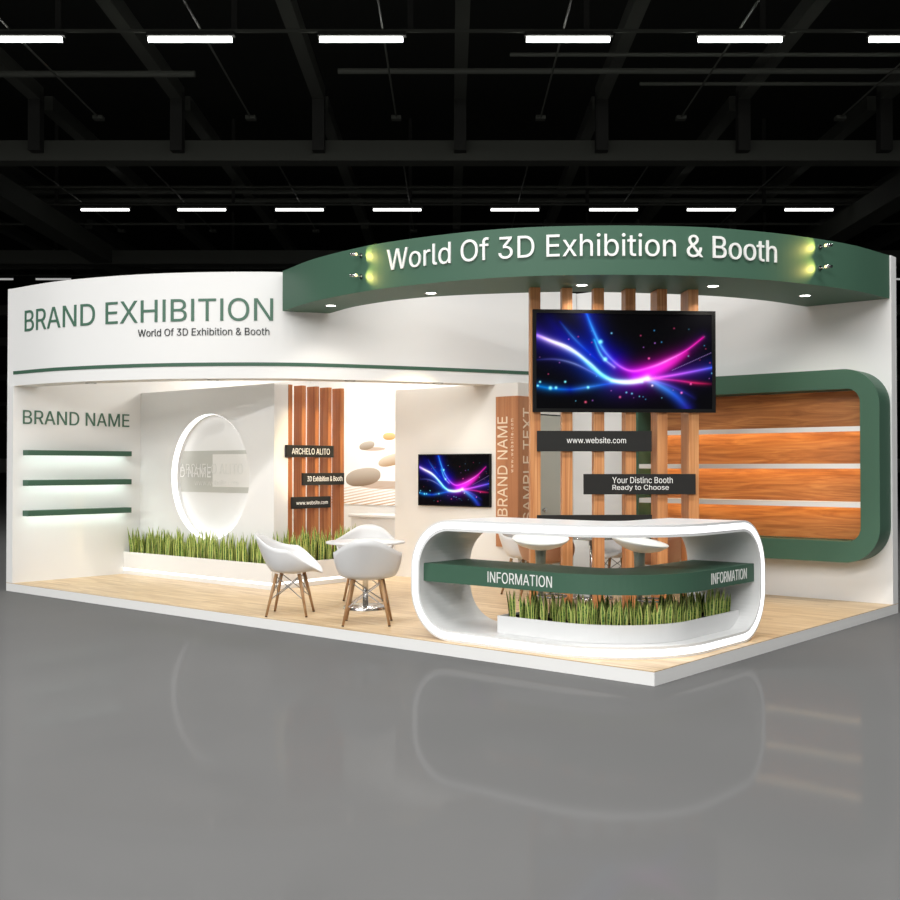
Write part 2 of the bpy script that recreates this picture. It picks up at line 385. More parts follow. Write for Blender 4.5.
text_mesh('lettering', 'www.website.com', .86, .07, lambda a, b, d: (1.14 + a, yb - .006 - d, 1.245 + b), NL, fw, depth=.002)

# planter round the partition
pl = empty('corner_planter', 'long white L shaped planter with a glowing line near its foot', 'planter')
zt = .385
def ring(bm, pts, z0, z1):
    prism(bm, pts, z0, z1)
Lo = [(TL + .002, 1.505), (3.05, 1.505), (3.05, 2.92), (2.81, 2.92), (2.81, 1.74), (TL + .002, 1.74)]
Li = [(TL + .002, 1.525), (3.03, 1.525), (3.03, 2.92), (2.81, 2.92), (2.81, 1.74), (TL + .002, 1.74)]
bm = bmesh.new()
prism(bm, Lo, P, .150); prism(bm, [(TL + .002, 1.52), (3.035, 1.52), (3.035, 2.92), (2.81, 2.92), (2.81, 1.74), (TL + .002, 1.74)], .150, .178)
prism(bm, Lo, .178, zt - .03)
prism(bm, [(TL + .002, 1.505), (3.05, 1.505), (3.05, 2.92), (3.03, 2.92), (3.03, 1.525), (TL + .002, 1.525)], zt - .03, zt)
mesh_obj('box_body', bm, WHITE, pl)
bm = bmesh.new(); prism(bm, [(TL + .002, 1.508), (3.047, 1.508), (3.047, 2.91), (3.036, 2.91), (3.036, 1.519), (TL + .002, 1.519)], .151, .177)
mesh_obj('light_line', bm, GLOW, pl)
bm = bmesh.new(); prism(bm, Li, zt - .03, zt - .012); mesh_obj('soil', bm, SOIL, pl)

# wooden fins
FY = [1.965, 2.175, 2.385, 2.592, 2.80]
for i, y in enumerate(FY):
    o = bevel(mesh_obj('wooden_fin', boxes((2.655, 2.803, y, y + .062, P, HB)), SLATV), .002)
    tag(o, 'upright reddish wooden fin behind the planter, %s from the white partition' % ORD[i], 'wooden fin', 'wooden fins beside the niche partition')
def sign_x(y0, y1, z0, z1, txt, lab, w, h, ty, tz):
    e = empty('sign_board', lab, 'sign', (2.806, 0, 0), 0, 'black signs on the wooden fins')
    bevel(mesh_obj('board', boxes((0, .035, y0, y1, z0, z1)), CHARC, e), .002)
    text_mesh('lettering', txt, w, h, lambda a, b, d: (.035 + d, ty + a, tz + b), LETW, e, depth=.003)
sign_x(1.91, 2.655, 1.588, 1.73, 'ARCHELO ALITO', 'black sign reading ARCHELO ALITO, topmost on the wooden fins', .60, .072, 1.985, 1.622)
sign_x(2.165, 2.83, 1.258, 1.402, '3D Exhibition & Booth', 'black sign reading 3D Exhibition & Booth on the wooden fins', .57, .062, 2.225, 1.303)
sign_x(2.0, 2.605, .985, 1.122, 'www.website.com', 'black website sign, lowest on the wooden fins', .50, .045, 2.055, 1.03)

# ------------------------------------------------------------------ storage room
SX, SY = 4.93, 3.575
ws = mesh_obj('wall_storage', boxes((2.99, SX, SY, SY + .08, P, HB + .01), (SX - .08, SX, SY + .08, YB, P, HB + .01)), WARMW); tag(ws, kind='structure')
dr = mesh_obj('door_1', boxes((SX, SX + .012, 3.93, 4.60, P + .01, 2.085)), GREYD); tag(dr, kind='structure')
mesh_obj('door_gap', boxes((SX, SX + .006, 3.92, 4.61, 2.085, 2.10)), BLACK, dr)
bm = bmesh.new(); lathe(bm, [(0, .05), (.022, .048), (.028, .035), (.02, .018), (.012, .012), (.012, 0)], 20)
k = mesh_obj('door_knob', bm, CHROME, dr, True); k.rotation_euler = (0, math.pi / 2, 0); k.location = (SX + .012, 4.04, .966)
wp = empty('corner_sign_panel', 'brown wooden sign panel with BRAND NAME wrapped round the storage corner', 'sign')
bm = bmesh.new(); prism(bm, [(4.635, SY), (4.635, SY - .035), (4.80, SY - .055), (4.965, SY - .04), (4.965, 3.86), (SX, 3.86), (SX, SY)], .55, 2.29)
mesh_obj('bent_board', bm, SIGNW, wp)
def bn(x0, x1, z0, z1, txt, nm='lettering'):
    def f(a, b, d):
        x = x1 - b; yy = SY - .035 - (x - 4.635) / .165 * .02 if x < 4.80 else SY - .055 + (x - 4.80) / .165 * .015
        return (x, yy - d - .0005, z0 + a)
    text_mesh(nm, txt, z1 - z0, x1 - x0, f, LETC, wp, depth=.004)
bn(4.665, 4.82, .905, 2.055, 'BRAND NAME'); bn(4.862, 4.90, 1.41, 2.03, 'w w w . w e b s i t e . c o m')
text_mesh('lettering', 'SAMPLE TEXT', 1.31, .165, lambda a, b, d: (4.965 + d, 3.79 - b, .845 + a), LETC, wp, depth=.004)

# ------------------------------------------------------------------ screens
def screen_image():
    nx, ny = 360, 200
    X, Y = np.meshgrid(np.linspace(200, 835, nx + 1), np.linspace(468, 118, ny + 1))
    I = np.zeros(X.shape + (3,))
    def poly(pts, n=10):
        return catmull(pts, n)
    def dist(pl):
        best = np.full(X.shape, 1e9); bt = np.zeros(X.shape); L = len(pl) - 1
        for i in range(L):
            ax, ay = pl[i]; bx, by = pl[i + 1]; dx, dy = bx - ax, by - ay; q = dx * dx + dy * dy + 1e-9
            t = np.clip(((X - ax) * dx + (Y - ay) * dy) / q, 0, 1); d = np.hypot(X - ax - t * dx, Y - ay - t * dy)
            k = d < best; best[k] = d[k]; bt[k] = ((i + t) / L)[k]
        return best, bt
    def glow(pts, cols, w0, w1, amp=1., p=1.):
        d, t = dist(poly(pts)); w = w0 + (w1 - w0) * t; g = amp * np.exp(-(d / w) ** p)
        ks = np.linspace(0, 1, len(cols)); c = np.stack([np.interp(t, ks, [q[j] for q in cols]) for j in range(3)], -1)
        I[...] += g[..., None] * c
    Am = [(190, 197), (240, 218), (290, 238), (350, 272), (400, 318), (440, 350), (480, 366), (530, 369), (600, 358), (700, 342), (840, 313)]
    Bm = [(378, 112), (400, 170), (425, 225), (455, 270), (500, 312), (550, 329), (620, 312), (680, 285), (740, 252), (803, 202)]
    b_, c_, m_, w_ = (.01, .02, .9), (.05, .5, 1.), (.95, .02, .75), (1, 1, 1)
    glow(Am, [(.03, .01, .5), (.03, .02, .8), (.01, .08, 1), (.02, .12, 1), (.2, .02, .9), (.25, 0, .7), (0, .02, .3)], 26, 20, .55, 1.1)
    glow(Am, [(.25, .1, 1), (1, .8, 1), (.2, .6, 1), (.1, .8, 1), (.9, .8, 1), (1, .1, .9), (.02, .1, .8)], 5, 3.5, 1.3)
    glow([(205, 199), (260, 222), (320, 246), (390, 300), (440, 345), (500, 370), (580, 368)], [(.3, .1, 1), (1, .9, 1), (.5, .9, 1), (.1, .9, 1), (.2, .8, 1)], 3, 4, 1.2, 1.4)
    glow([(470, 366), (540, 369), (600, 355)], [(.2, .8, 1), (1, 1, 1), (1, .9, 1)], 5, 7, 1.1, 1.5)
    glow(Bm, [(0, .01, .6), (0, .02, .8), (0, .02, .9), (.05, .0, .8), (.5, 0, .8), (.8, 0, .6), (.7, 0, .5), (.3, 0, .3), (.02, 0, .1)], 22, 14, .5, 1.2)
    glow(Bm, [(0, .1, .9), (.05, .4, 1), (.1, .5, 1), (.2, .2, 1), (.8, .1, 1), (1, .1, .8), (1, .3, .9), (1, .05, .6), (.9, 0, .4)], 4, 2.5, 1.)
    glow([(408, 215), (425, 258), (445, 287), (480, 315)], [(0, .5, 1), (.2, .8, 1), (.6, .4, 1)], 3, 3, .8)
    glow([(560, 350), (620, 330), (680, 300), (740, 262)], [(.5, 0, .8), (1, .02, .85), (.9, .02, .6), (.4, 0, .2)], 26, 10, .9, 2.)
    glow([(196, 384), (250, 394), (320, 398), (380, 390), (450, 378), (520, 369)], [(0, .2, .8), (0, .3, 1), (0, .05, .8), (.05, .3, 1), (0, .1, .8), (0, .1, .6)], 6, 5, .8)
    glow([(600, 360), (650, 385), (700, 418), (742, 462)], [(.3, .5, 1), (.05, .3, 1), (.02, .12, .9), (.02, .02, .4)], 9, 14, .8, 1.4)
    glow([(600, 358), (680, 382), (740, 410), (780, 435)], [(.2, .2, 1), (.1, .05, .7), (.02, .02, .3), (0, 0, 0)], 4, 7, .6)
    glow([(610, 355), (700, 362), (770, 371), (832, 375)], [(.8, .1, .6), (.7, .02, .3), (.9, .02, .15), (.1, 0, .02)], 3, 3, .9)
    glow([(195, 290), (270, 288), (340, 305), (420, 345), (470, 368)], [(0, 0, .1), (.1, .1, .5), (.3, .4, .9), (.05, .1, .7), (0, .1, .5)], 2.5, 3, .6)
    glow([(285, 150), (330, 205), (380, 255), (430, 300)], [(0, 0, .3), (.05, .25, .8), (0, .05, .6), (0, 0, .3)], 3, 5, .6)
    glow([(230, 120), (290, 190), (360, 240), (470, 300)], [(0, 0, .02), (0, 0, .25), (0, .01, .45), (0, 0, .6)], 20, 40, .55, 1.6)
    rs = random.Random(3)
    def dot(x, y, r, c, a=1.5):
        g = a * np.exp(-((X - x) ** 2 + (Y - y) ** 2) / (r * r)); I[...] += g[..., None] * np.array(c)
    for x, y, r in ((430, 222, 6), (447, 286, 6), (250, 393, 5), (270, 392, 4), (205, 385, 3), (385, 390, 4), (213, 371, 3), (303, 370, 3)): dot(x, y, r, (.2, .8, 1))
    for i in range(26): dot(690 + i * 5.6, 325 - i * 2.6, 1.25, (.5, .3, .8), .9)
    for i in range(34):
        c = rs.choice([(.1, .5, 1), (.9, .1, .3), (.6, .2, .9), (.2, .7, 1)])
        dot(rs.uniform(205, 830), rs.uniform(160, 450), rs.uniform(1.2, 2.3), c, rs.uniform(.25, .8))
    for x, y, c in ((723, 408, (1, .2, .7)), (757, 375, (1, .1, .4)), (605, 282, (1, .1, .4)), (617, 382, (1, .7, .9)), (376, 444, (.8, .1, .2)), (500, 425, (.7, .1, .3))): dot(x, y, 3.2, c, 1.2)
    for x, y in ((543, 412), (523, 408), (470, 190), (835, 335)): dot(x, y, 2.6, (.2, .6, 1), 1.)
    return np.clip(I, 0, 1.0), nx, ny
IMG, INX, INY = screen_image()
SM = bpy.data.materials.new('screen_picture'); SM.use_nodes = True
_b = SM.node_tree.nodes['Principled BSDF']; _b.inputs['Base Color'].default_value = (.003, .003, .004, 1); _b.inputs['Roughness'].default_value = .25
_b.inputs['Specular IOR Level'].default_value = .03
_a = SM.node_tree.nodes.new('ShaderNodeVertexColor'); _a.layer_name = 'picture'
SM.node_tree.links.new(_a.outputs[0], _b.inputs['Emission Color']); _b.inputs['Emission Strength'].default_value = 1.0
def tv(label, loc, rz, w, h, bez, name='television'):
    e = empty(name, label, 'television', loc, rz)
    bevel(mesh_obj('housing', boxes((-w / 2, w / 2, .002, .029, 0, h)), BLACK, e), .004)
    bm = boxes((-w / 2, w / 2, -.006, .002, 0, bez), (-w / 2, w / 2, -.006, .002, h - bez, h), (-w / 2, -w / 2 + bez, -.006, .002, bez, h - bez), (w / 2 - bez, w / 2, -.006, .002, bez, h - bez))
    mesh_obj('bezel', bm, BLACK, e)
    me = bpy.data.meshes.new('display'); w2, h2 = w - 2 * bez, h - 2 * bez
    vs = [(-w2 / 2 + w2 * i / INX, -.001, bez + h2 * j / INY) for j in range(INY + 1) for i in range(INX + 1)]
    fs = [(j * (INX + 1) + i, j * (INX + 1) + i + 1, (j + 1) * (INX + 1) + i + 1, (j + 1) * (INX + 1) + i) for j in range(INY) for i in range(INX)]
    me.from_pydata(vs, [], fs)
    at = me.color_attributes.new('picture', 'FLOAT_COLOR', 'POINT')
    flat = np.concatenate([IMG.reshape(-1, 3), np.ones((IMG.shape[0] * IMG.shape[1], 1))], 1).astype('f').ravel()
    at.data.foreach_set('color', flat); me.materials.append(SM)
    o = bpy.data.objects.new('display', me); COL.objects.link(o); o.parent = e
    return e
A45 = math.radians(45)
tv('large black television with blue and pink light streaks on the wooden posts', (7.064, 2.411, 1.988), A45, 1.752, .965, .034)
tv('small black television with blue and pink light streaks on the storage wall', (3.982, 3.545, 1.0), 0, 1.134, .63, .014)

# ------------------------------------------------------------------ wooden posts and signs
def dg(s, off):       # along the diagonal from (6.362,1.762), off > 0 goes away from the viewer
    return (6.362 + (s - off) / 2 ** .5, 1.762 + (s + off) / 2 ** .5)
PD = [.10, .10, .11, .17, .24, .26]
for i in range(6):
    s0 = .061 + i * .304
    bm = bmesh.new(); prism(bm, [dg(s0, 0), dg(s0 + .098, 0), dg(s0 + .098, PD[i]), dg(s0, PD[i])], P, 3.165)
    o = mesh_obj('wooden_post', bm, POSTW); bevel(o, .002)
    tag(o, 'tall square light brown wooden post behind the counter, %s from the left' % ORD[i], 'post', 'wooden posts carrying the large television')
def diag_sign(s0, s1, z0, z1, lab, txts):
    e = empty('sign_board', lab, 'sign', (*dg(s0, -.031), z0), A45, 'charcoal signs on the wooden posts')
    bevel(mesh_obj('board', boxes((0, s1 - s0, 0, .03, 0, z1 - z0)), CHARC, e), .002)
    for t_, a0, w, b0, h in txts:
        text_mesh('lettering', t_, w, h, lambda a, b, d: (a0 + a, -d, b0 + b), LETW, e, depth=.003)
sgn = lambda x: (x - 6.362) * 2 ** .5
diag_sign(sgn(6.448), sgn(7.221), 1.62, 1.813, 'charcoal sign reading www.website.com below the large television', [('www.website.com', .28, .565, .077, .055)])
diag_sign(sgn(6.761), sgn(7.520), 1.215, 1.407, 'charcoal sign reading Your Distinc Booth Ready to Choose', [('Your Distinc Booth', .27, .58, .105, .06), ('Ready to Choose', .272, .54, .03, .06)])
diag_sign(sgn(6.448), sgn(7.221), .86, 1.022, 'blank charcoal board lowest on the wooden posts behind the counter top', [])

# ------------------------------------------------------------------ green display frame on the back wall
fr = empty('display_frame', 'thick green rounded display frame with lit wooden back on the back wall', 'display shelf', (0, 0, 0))
def rrect(x0, x1, z0, z1, r, n=14):
    o = []
    for cx, cz, a0 in ((x1 - r, z1 - r, 0), (x0 + r, z1 - r, 90), (x0 + r, z0 + r, 180), (x1 - r, z0 + r, 270)):
        for k in range(n + 1):
            a = math.radians(a0 + 90 * k / n); o.append((cx + r * math.cos(a), cz + r * math.sin(a)))
    return o
FYF = YB - .315
O_, I_ = rrect(5.84, 8.742, .517, 2.455, .36), rrect(6.025, 8.552, .728, 2.258, .14)
bm = bmesh.new(); n = len(O_)
vo, vi = [bm.verts.new((x, FYF, z)) for x, z in O_], [bm.verts.new((x, FYF, z)) for x, z in I_]
wo, wi = [bm.verts.new((x, YB, z)) for x, z in O_], [bm.verts.new((x, YB, z)) for x, z in I_]
for i in range(n):
    j = (i + 1) % n
    for q in ((vo[i], vo[j], vi[j], vi[i]), (vo[j], vo[i], wo[i], wo[j]), (vi[i], vi[j], wi[j], wi[i]), (wo[i], wo[j], wi[j], wi[i])): bm.faces.new(q)
mesh_obj('frame', bm, GREEN, fr)
mesh_obj('wood_back', boxes((6.03, 8.548, YB - .03, YB - .002, .733, 2.253)), PANELW, fr)
for z0, z1 in ((1.83, 1.88), (1.457, 1.507), (1.068, 1.12)):
    o = mesh_obj('shelf', boxes((6.027, 8.55, FYF + .04, YB - .03, z0 + .022, z1), (6.027, 8.55, FYF + .02, FYF + .04, z0, z1)), WHITE, fr)
    mesh_obj('light_strip', boxes((6.06, 8.52, YB - .13, YB - .11, z0 + .014, z0 + .022)), WARMG, o)

# ------------------------------------------------------------------ mural and cabinet
def mural():
    m = mat('zen_mural', (.9, .9, .9), .5, spec=.1); b = m.node_tree.nodes['Principled BSDF']
    tc = nd(m, 'ShaderNodeTexCoord'); sp = nd(m, 'ShaderNodeSeparateXYZ'); lk(m, tc.outputs['Object'], sp.inputs[0])
    def mth(op, a, bb=None, c=None):
        n_ = nd(m, 'ShaderNodeMath', operation=op)
        for i_, v in enumerate((a, bb, c)):
            if v is None: continue
            if isinstance(v, (int, float)): n_.inputs[i_].default_value = v
            else: lk(m, v, n_.inputs[i_])
        return n_.outputs[0]
    Xs, Zs = sp.outputs[0], sp.outputs[2]
    def mix(f, a, c):
        x = nd(m, 'ShaderNodeMixRGB'); lk(m, f, x.inputs[0])
        for i_, v in ((1, a), (2, c)):
            if isinstance(v, tuple): x.inputs[i_].default_value = (*v, 1)
            else: lk(m, v, x.inputs[i_])
        return x.outputs[0]
    col = (.93, .93, .92)
    # raked sand lines below
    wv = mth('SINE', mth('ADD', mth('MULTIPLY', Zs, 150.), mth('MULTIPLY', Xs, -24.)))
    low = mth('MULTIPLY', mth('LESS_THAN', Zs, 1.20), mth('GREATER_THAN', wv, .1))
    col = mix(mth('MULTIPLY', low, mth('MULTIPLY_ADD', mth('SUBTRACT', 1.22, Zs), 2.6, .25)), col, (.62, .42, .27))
    def px(u, v): return (.939 + (u - 346) * .02015, 2.126 - (v - 422.5) * .01466)
    def stone(u, v, ru, rv, top, bot, tilt=0., sh=None):
        nonlocal col
        cx_, cz_ = px(u, v); rx, rz = ru * .02015, rv * .01466
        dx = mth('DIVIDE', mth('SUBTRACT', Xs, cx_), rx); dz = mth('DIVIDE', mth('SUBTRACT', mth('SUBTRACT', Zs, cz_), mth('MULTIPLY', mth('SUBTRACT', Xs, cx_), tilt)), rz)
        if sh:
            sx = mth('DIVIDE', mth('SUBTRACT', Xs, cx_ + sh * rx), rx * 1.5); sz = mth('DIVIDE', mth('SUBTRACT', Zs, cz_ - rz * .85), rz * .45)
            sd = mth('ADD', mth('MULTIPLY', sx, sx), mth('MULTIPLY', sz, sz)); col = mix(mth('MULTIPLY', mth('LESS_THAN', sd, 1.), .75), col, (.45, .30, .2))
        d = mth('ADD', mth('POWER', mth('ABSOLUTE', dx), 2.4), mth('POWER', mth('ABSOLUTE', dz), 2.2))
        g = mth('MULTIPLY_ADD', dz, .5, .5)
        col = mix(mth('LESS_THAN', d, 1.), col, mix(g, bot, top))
    stone(389.5, 437.5, 6, 3.6, (.80, .62, .30), (.48, .27, .10))
    stone(367.5, 446, 7.6, 4, (.62, .57, .51), (.28, .20, .13), .12, .9)
    stone(393, 460, 14, 5.5, (.80, .72, .60), (.40, .24, .12), .18)
    stone(363.5, 477, 17.5, 8.7, (.60, .54, .47), (.24, .16, .10), .10, 1.2)
    lk(m, col, b.inputs['Base Color'])
    return m
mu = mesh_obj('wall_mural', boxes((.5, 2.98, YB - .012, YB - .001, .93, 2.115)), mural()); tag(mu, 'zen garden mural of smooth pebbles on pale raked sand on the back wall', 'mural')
cb = empty('low_cabinet', 'low white cabinet standing below the pebble mural behind the meeting chairs', 'cabinet', (2.30, 4.2, P))
bevel(mesh_obj('carcass', boxes((-.56, .62, -.18, .2, 0, .69)), PLAST, cb), .01); bevel(mesh_obj('cabinet_top', boxes((-.60, .64, -.2, .22, .69, .735)), PLAST, cb), .012, 3)

# ------------------------------------------------------------------ reception desk
dk = empty('reception_desk', 'white curved ring shaped reception desk with glowing rim and green INFORMATION shelf', 'desk')
def ring_prof(t, z0=P, z1=1.055, r=.40, n=14):
    o = []; s0, s1 = t, DESK.L - t; a0, a1 = z0 + t, z1 - t; rr = r - t
    for cs, cz, a in ((s1 - rr, a1 - rr, 0), (s0 + rr, a1 - rr, 90), (s0 + rr, a0 + rr, 180), (s1 - rr, a0 + rr, 270)):
        for k in range(n + 1):
            x = math.radians(a + 90 * k / n); o.append((cs + rr * math.cos(x), cz + rr * math.sin(x)))
        if a == 0: o += [(s1 - rr - (s1 - s0 - 2 * rr) * k / 50, a1) for k in range(1, 50)]
        if a == 180: o += [(s0 + rr + (s1 - s0 - 2 * rr) * k / 50, a0) for k in range(1, 50)]
    return o
def ring_mesh(ta, tb, oa, ob):
    bm = bmesh.new(); pa, pb = ring_prof(ta), ring_prof(tb); n = len(pa); V = []
    for pr_, of in ((pa, oa), (pb, oa), (pb, ob), (pa, ob)):
        V.append([bm.verts.new((*DESK.at(s, of), z)) for s, z in pr_])
    for q in range(4):
        a, b = V[q], V[(q + 1) % 4]
        for i in range(n): bm.faces.new((a[i], a[(i + 1) % n], b[(i + 1) % n], b[i]))
    return bm
DT = .088
mesh_obj('shell', ring_mesh(0, DT, 0, .65), DESKW, dk)
mesh_obj('rim_light', ring_mesh(.020, .066, -.004, .003), GLOWD, dk)
bm = bmesh.new(); DESK.band(bm, DT - .02, DESK.L - DT + .02, .055, .60, .55, .695, 60); sb_ = mesh_obj('green_shelf', bm, GREEN, dk)
text_mesh('lettering', 'INFORMATION', .605, .085, lambda a, b, d: (*DESK.at(.752 + a, .055 - d), .583 + b), LETW, sb_, depth=.003)
text_mesh('lettering', 'INFORMATION', .60, .085, lambda a, b, d: (*DESK.at(2.852 + a, .055 - d), .583 + b), LETW, sb_, depth=.003)
dp = empty('desk_planter', 'curved white planter box standing inside the bottom of the reception desk', 'planter')
bm = bmesh.new(); DESK.band(bm, .78, 3.49, .14, .52, P + DT + .001, .29, 60); DESK.band(bm, .78, 3.49, .14, .155, .29, .322, 60); DESK.band(bm, .78, .80, .155, .52, .29, .322, 4); DESK.band(bm, 3.47, 3.49, .155, .52, .29, .322, 4); DESK.band(bm, .80, 3.47, .505, .52, .29, .322, 50)
mesh_obj('box_body', bm, DESKW, dp)
bm = bmesh.new(); DESK.band(bm, .805, 3.465, .156, .504, .291, .308, 50); mesh_obj('soil', bm, SOIL, dp)

# ------------------------------------------------------------------ snake plants
def plant_mesh(seed, h, nl, spread):
    r = random.Random(seed); bm = bmesh.new(); uvl = bm.loops.layers.uv.new('UVMap')
    for k in range(nl):
        a = r.uniform(0, 6.28); rad = r.uniform(.1, 1) * spread; bx, by = rad * math.cos(a), rad * math.sin(a)
        hh = h * r.uniform(.5, 1.08); w = r.uniform(.016, .023) * (h / .26) ** .5; face = r.uniform(0, 3.14); lean = r.uniform(.0, .16) * hh
        tw = r.uniform(-.8, .8); prev = None; off = r.uniform(0, 9)
        for i in range(7):
            t_ = i / 6; ww = w * (.72 + .5 * t_ - 1.2 * max(0, t_ - .45) ** 1.2 / .55 ** 1.2 * 1.0) if t_ < .99 else .0012
            ww = max(ww, .0012); an = face + tw * t_; cx_, cy_ = bx + math.cos(a) * lean * t_ * t_, by + math.sin(a) * lean * t_ * t_; z = hh * t_
            fx, fy = math.cos(an), math.sin(an); gx, gy = -fy, fx
            row = [bm.verts.new((cx_ - fx * ww, cy_ - fy * ww, z)), bm.verts.new((cx_ + gx * ww * .35, cy_ + gy * ww * .35, z)), bm.verts.new((cx_ + fx * ww, cy_ + fy * ww, z))]
            if prev:
                for q in (0, 1):
                    f = bm.faces.new((prev[q], prev[q + 1], row[q + 1], row[q]))
                    for lp, (u_, v_) in zip(f.loops, ((q * .5, t_ - 1 / 6), (q * .5 + .5, t_ - 1 / 6), (q * .5 + .5, t_), (q * .5, t_))): lp[uvl].uv = (u_, v_ * hh * 4 + off)
            prev = row
    me = bpy.data.meshes.new('snake_plant'); bm.to_mesh(me); bm.free(); me.materials.append(LEAF)
    for p_ in me.polygons: p_.use_smooth = True
    return me
PM = [plant_mesh(i, .32, 7, .042) for i in range(7)]
PM2 = [plant_mesh(50 + i, .225, 6, .04) for i in range(8)]
PM3 = [plant_mesh(90 + i, .38, 7, .045) for i in range(5)]
def plant(mesh, x, y, z, label, group, s=1.):
    o = bpy.data.objects.new('snake_plant', mesh); COL.objects.link(o); o.location = (x, y, z); o.rotation_euler = (0, 0, random.uniform(0, 6.28)); o.scale = (s, s, s * random.uniform(.9, 1.08))
    tag(o, label, 'plant', group)
for i in range(22):
    for row in (0, 1):
        x = .235 + i * .1265 + random.uniform(-.015, .015) + (.06 if row else 0)
        if x > 2.93: continue
        plant(PM[(i * 3 + row) % 7], x, 1.575 + row * .11, zt - .012, 'spiky yellow edged snake plant in the long white planter under the round niche', 'snake plants in front of the niche partition')
for i in range(10):
    for row in (0, 1):
        plant(PM3[(i + row * 2) % 5], 2.965 - row * .085, 1.70 + i * .128 + row * .05, zt - .012, 'tall spiky snake plant in the white planter beside the wooden fins', 'snake plants beside the wooden fins')
for i in range(26):
    for row in (0, 1):
        s = .87 + i * .1005 + (.05 if row == 1 else 0) + random.uniform(-.012, .012)
        if s > 3.42: continue
        q = DESK.at(s, .215 + row * .15)
        plant(PM2[(i * 3 + row) % 8], q[0], q[1], .305, 'small spiky snake plant in the planter inside the reception desk', 'snake plants inside the reception desk')

# ------------------------------------------------------------------ chairs, tables, stools
def shell_mesh(mt):
    bm = bmesh.new(); NT, NR = 56, 16; rows = []
    for j in range(NR + 1):
        t_ = j / NR; row = []
        for k in range(NT):
            a = 2 * math.pi * k / NT        # 90 deg = front (+y), 270 = back
            c, s = math.cos(a), math.sin(a)
            back = max(0, -s); front = max(0, s); side = abs(c)
            ax = .285 * (1 - .10 * back); ay = .24 if s > 0 else .22
            e = .86
            ox, oy = ax * math.copysign(abs(c) ** e, c), ay * math.copysign(abs(s) ** e, s)
            h = .24 + .135 * back ** 2.2 if s <= 0 else .24 * side ** 1.5 + .02 * front ** 2
            h = h * (1 - .62 * max(0, s) * side) if s > 0 else min(h, .372)
            if t_ < .5: rad = .74 * (t_ / .5); z = .028 * (t_ / .5) ** 2
            else:
                u = (t_ - .5) / .5; rad = .74 + .26 * math.sin(u * math.pi / 2) ** .85; z = .028 + (h - .028) * (1 - math.cos(u * math.pi / 2)) ** .92
            lean = -.12 * (z / .37) * back ** 1.2; flare = 1 + .07 * (z / .3) * side
            fr_ = front ** 3 * (t_ ** 5)
            row.append(bm.verts.new((ox * rad * flare, oy * rad + lean + .05 * fr_, .385 + z - .02 * fr_)))
        rows.append(row)
    cen = bm.verts.new((0, 0, .385))
    for k in range(NT): bm.faces.new((cen, rows[1][k], rows[1][(k + 1) % NT]))
    for v in rows[0]: bm.verts.remove(v)
    for j in range(1, NR):
        for k in range(NT): bm.faces.new((rows[j][k], rows[j + 1][k], rows[j + 1][(k + 1) % NT], rows[j][(k + 1) % NT]))
    me = bpy.data.meshes.new('seat_shell'); bmesh.ops.recalc_face_normals(bm, faces=bm.faces[:]); bm.to_mesh(me); bm.free(); me.materials.append(mt)
    for p_ in me.polygons: p_.use_smooth = True
    return me
def make_chair(mt, label, loc, facing, group, sc=1.):
    e = empty('shell_armchair', label, 'chair', loc, facing - math.pi / 2, group)
    o = bpy.data.objects.new('seat_shell', shell_mesh(mt)); COL.objects.link(o); o.parent = e
    sd = o.modifiers.new('solid', 'SOLIDIFY'); sd.thickness = .009; sd.offset = 0
    legs = {}
    for sx in (-1, 1):
        for sy in (-1, 1):
            top = (sx * .125, sy * .105 - .01, .388); bot = (sx * .20, sy * .185 - .01, .008)
            bm = bmesh.new(); tube(bm, top, bot, .0175, .011, 12); l = mesh_obj('leg', bm, LEGW, e, True)
            bm = bmesh.new(); tube(bm, bot, (sx * .2015, sy * .1865 - .01, .0), .0115, .0115, 12); mesh_obj('foot_cap', bm, BLACK, l)
            legs[sx, sy] = (Vector(top), Vector(bot))
    P_ = lambda k, t_: legs[k][0].lerp(legs[k][1], t_)
    for a, b in (((-1, -1), (1, -1)), ((-1, 1), (1, 1)), ((-1, -1), (-1, 1)), ((1, -1), (1, 1))):
        bm = bmesh.new(); tube(bm, P_(a, .05), P_(b, .62), .0045, n=8); tube(bm, P_(b, .05), P_(a, .62), .0045, n=8); mesh_obj('cross_wire', bm, STEEL, e)
    return e
grpA, grpB = 'armchairs round the front meeting table', 'armchairs round the rear table'
cA = make_chair(PLAST, 'white shell armchair with wooden legs, leftmost, seen from its side', (4.73, .325, P), math.radians(38), grpA)
def place(src, label, loc, facing, group):
    c = copy_tree(src); c['label'] = label; c['group'] = group; c.location = loc; c.rotation_euler = (0, 0, facing - math.pi / 2); return c
place(cA, 'white shell armchair with wooden legs, nearest, with its back to the viewer', (5.69, .365, P), math.radians(131), grpA)
place(cA, 'white shell armchair facing the viewer from behind the round meeting table', (4.43, 1.60, P), math.radians(-52), grpA)
place(cA, 'white shell armchair at the rear table, left behind the desk and posts', (5.42, 3.08, P), math.radians(5), grpB)
place(cA, 'white shell armchair beyond the rear table against the back wall side', (6.08, 3.82, P), math.radians(-85), grpB)
cBr = make_chair(BROWNP, 'brown shell armchair at the rear table, turned away behind the posts', (5.93, 2.72, P), math.radians(95), grpB)
place(cBr, 'brown shell armchair at the rear table, rightmost beside the posts', (6.92, 3.28, P), math.radians(182), grpB)

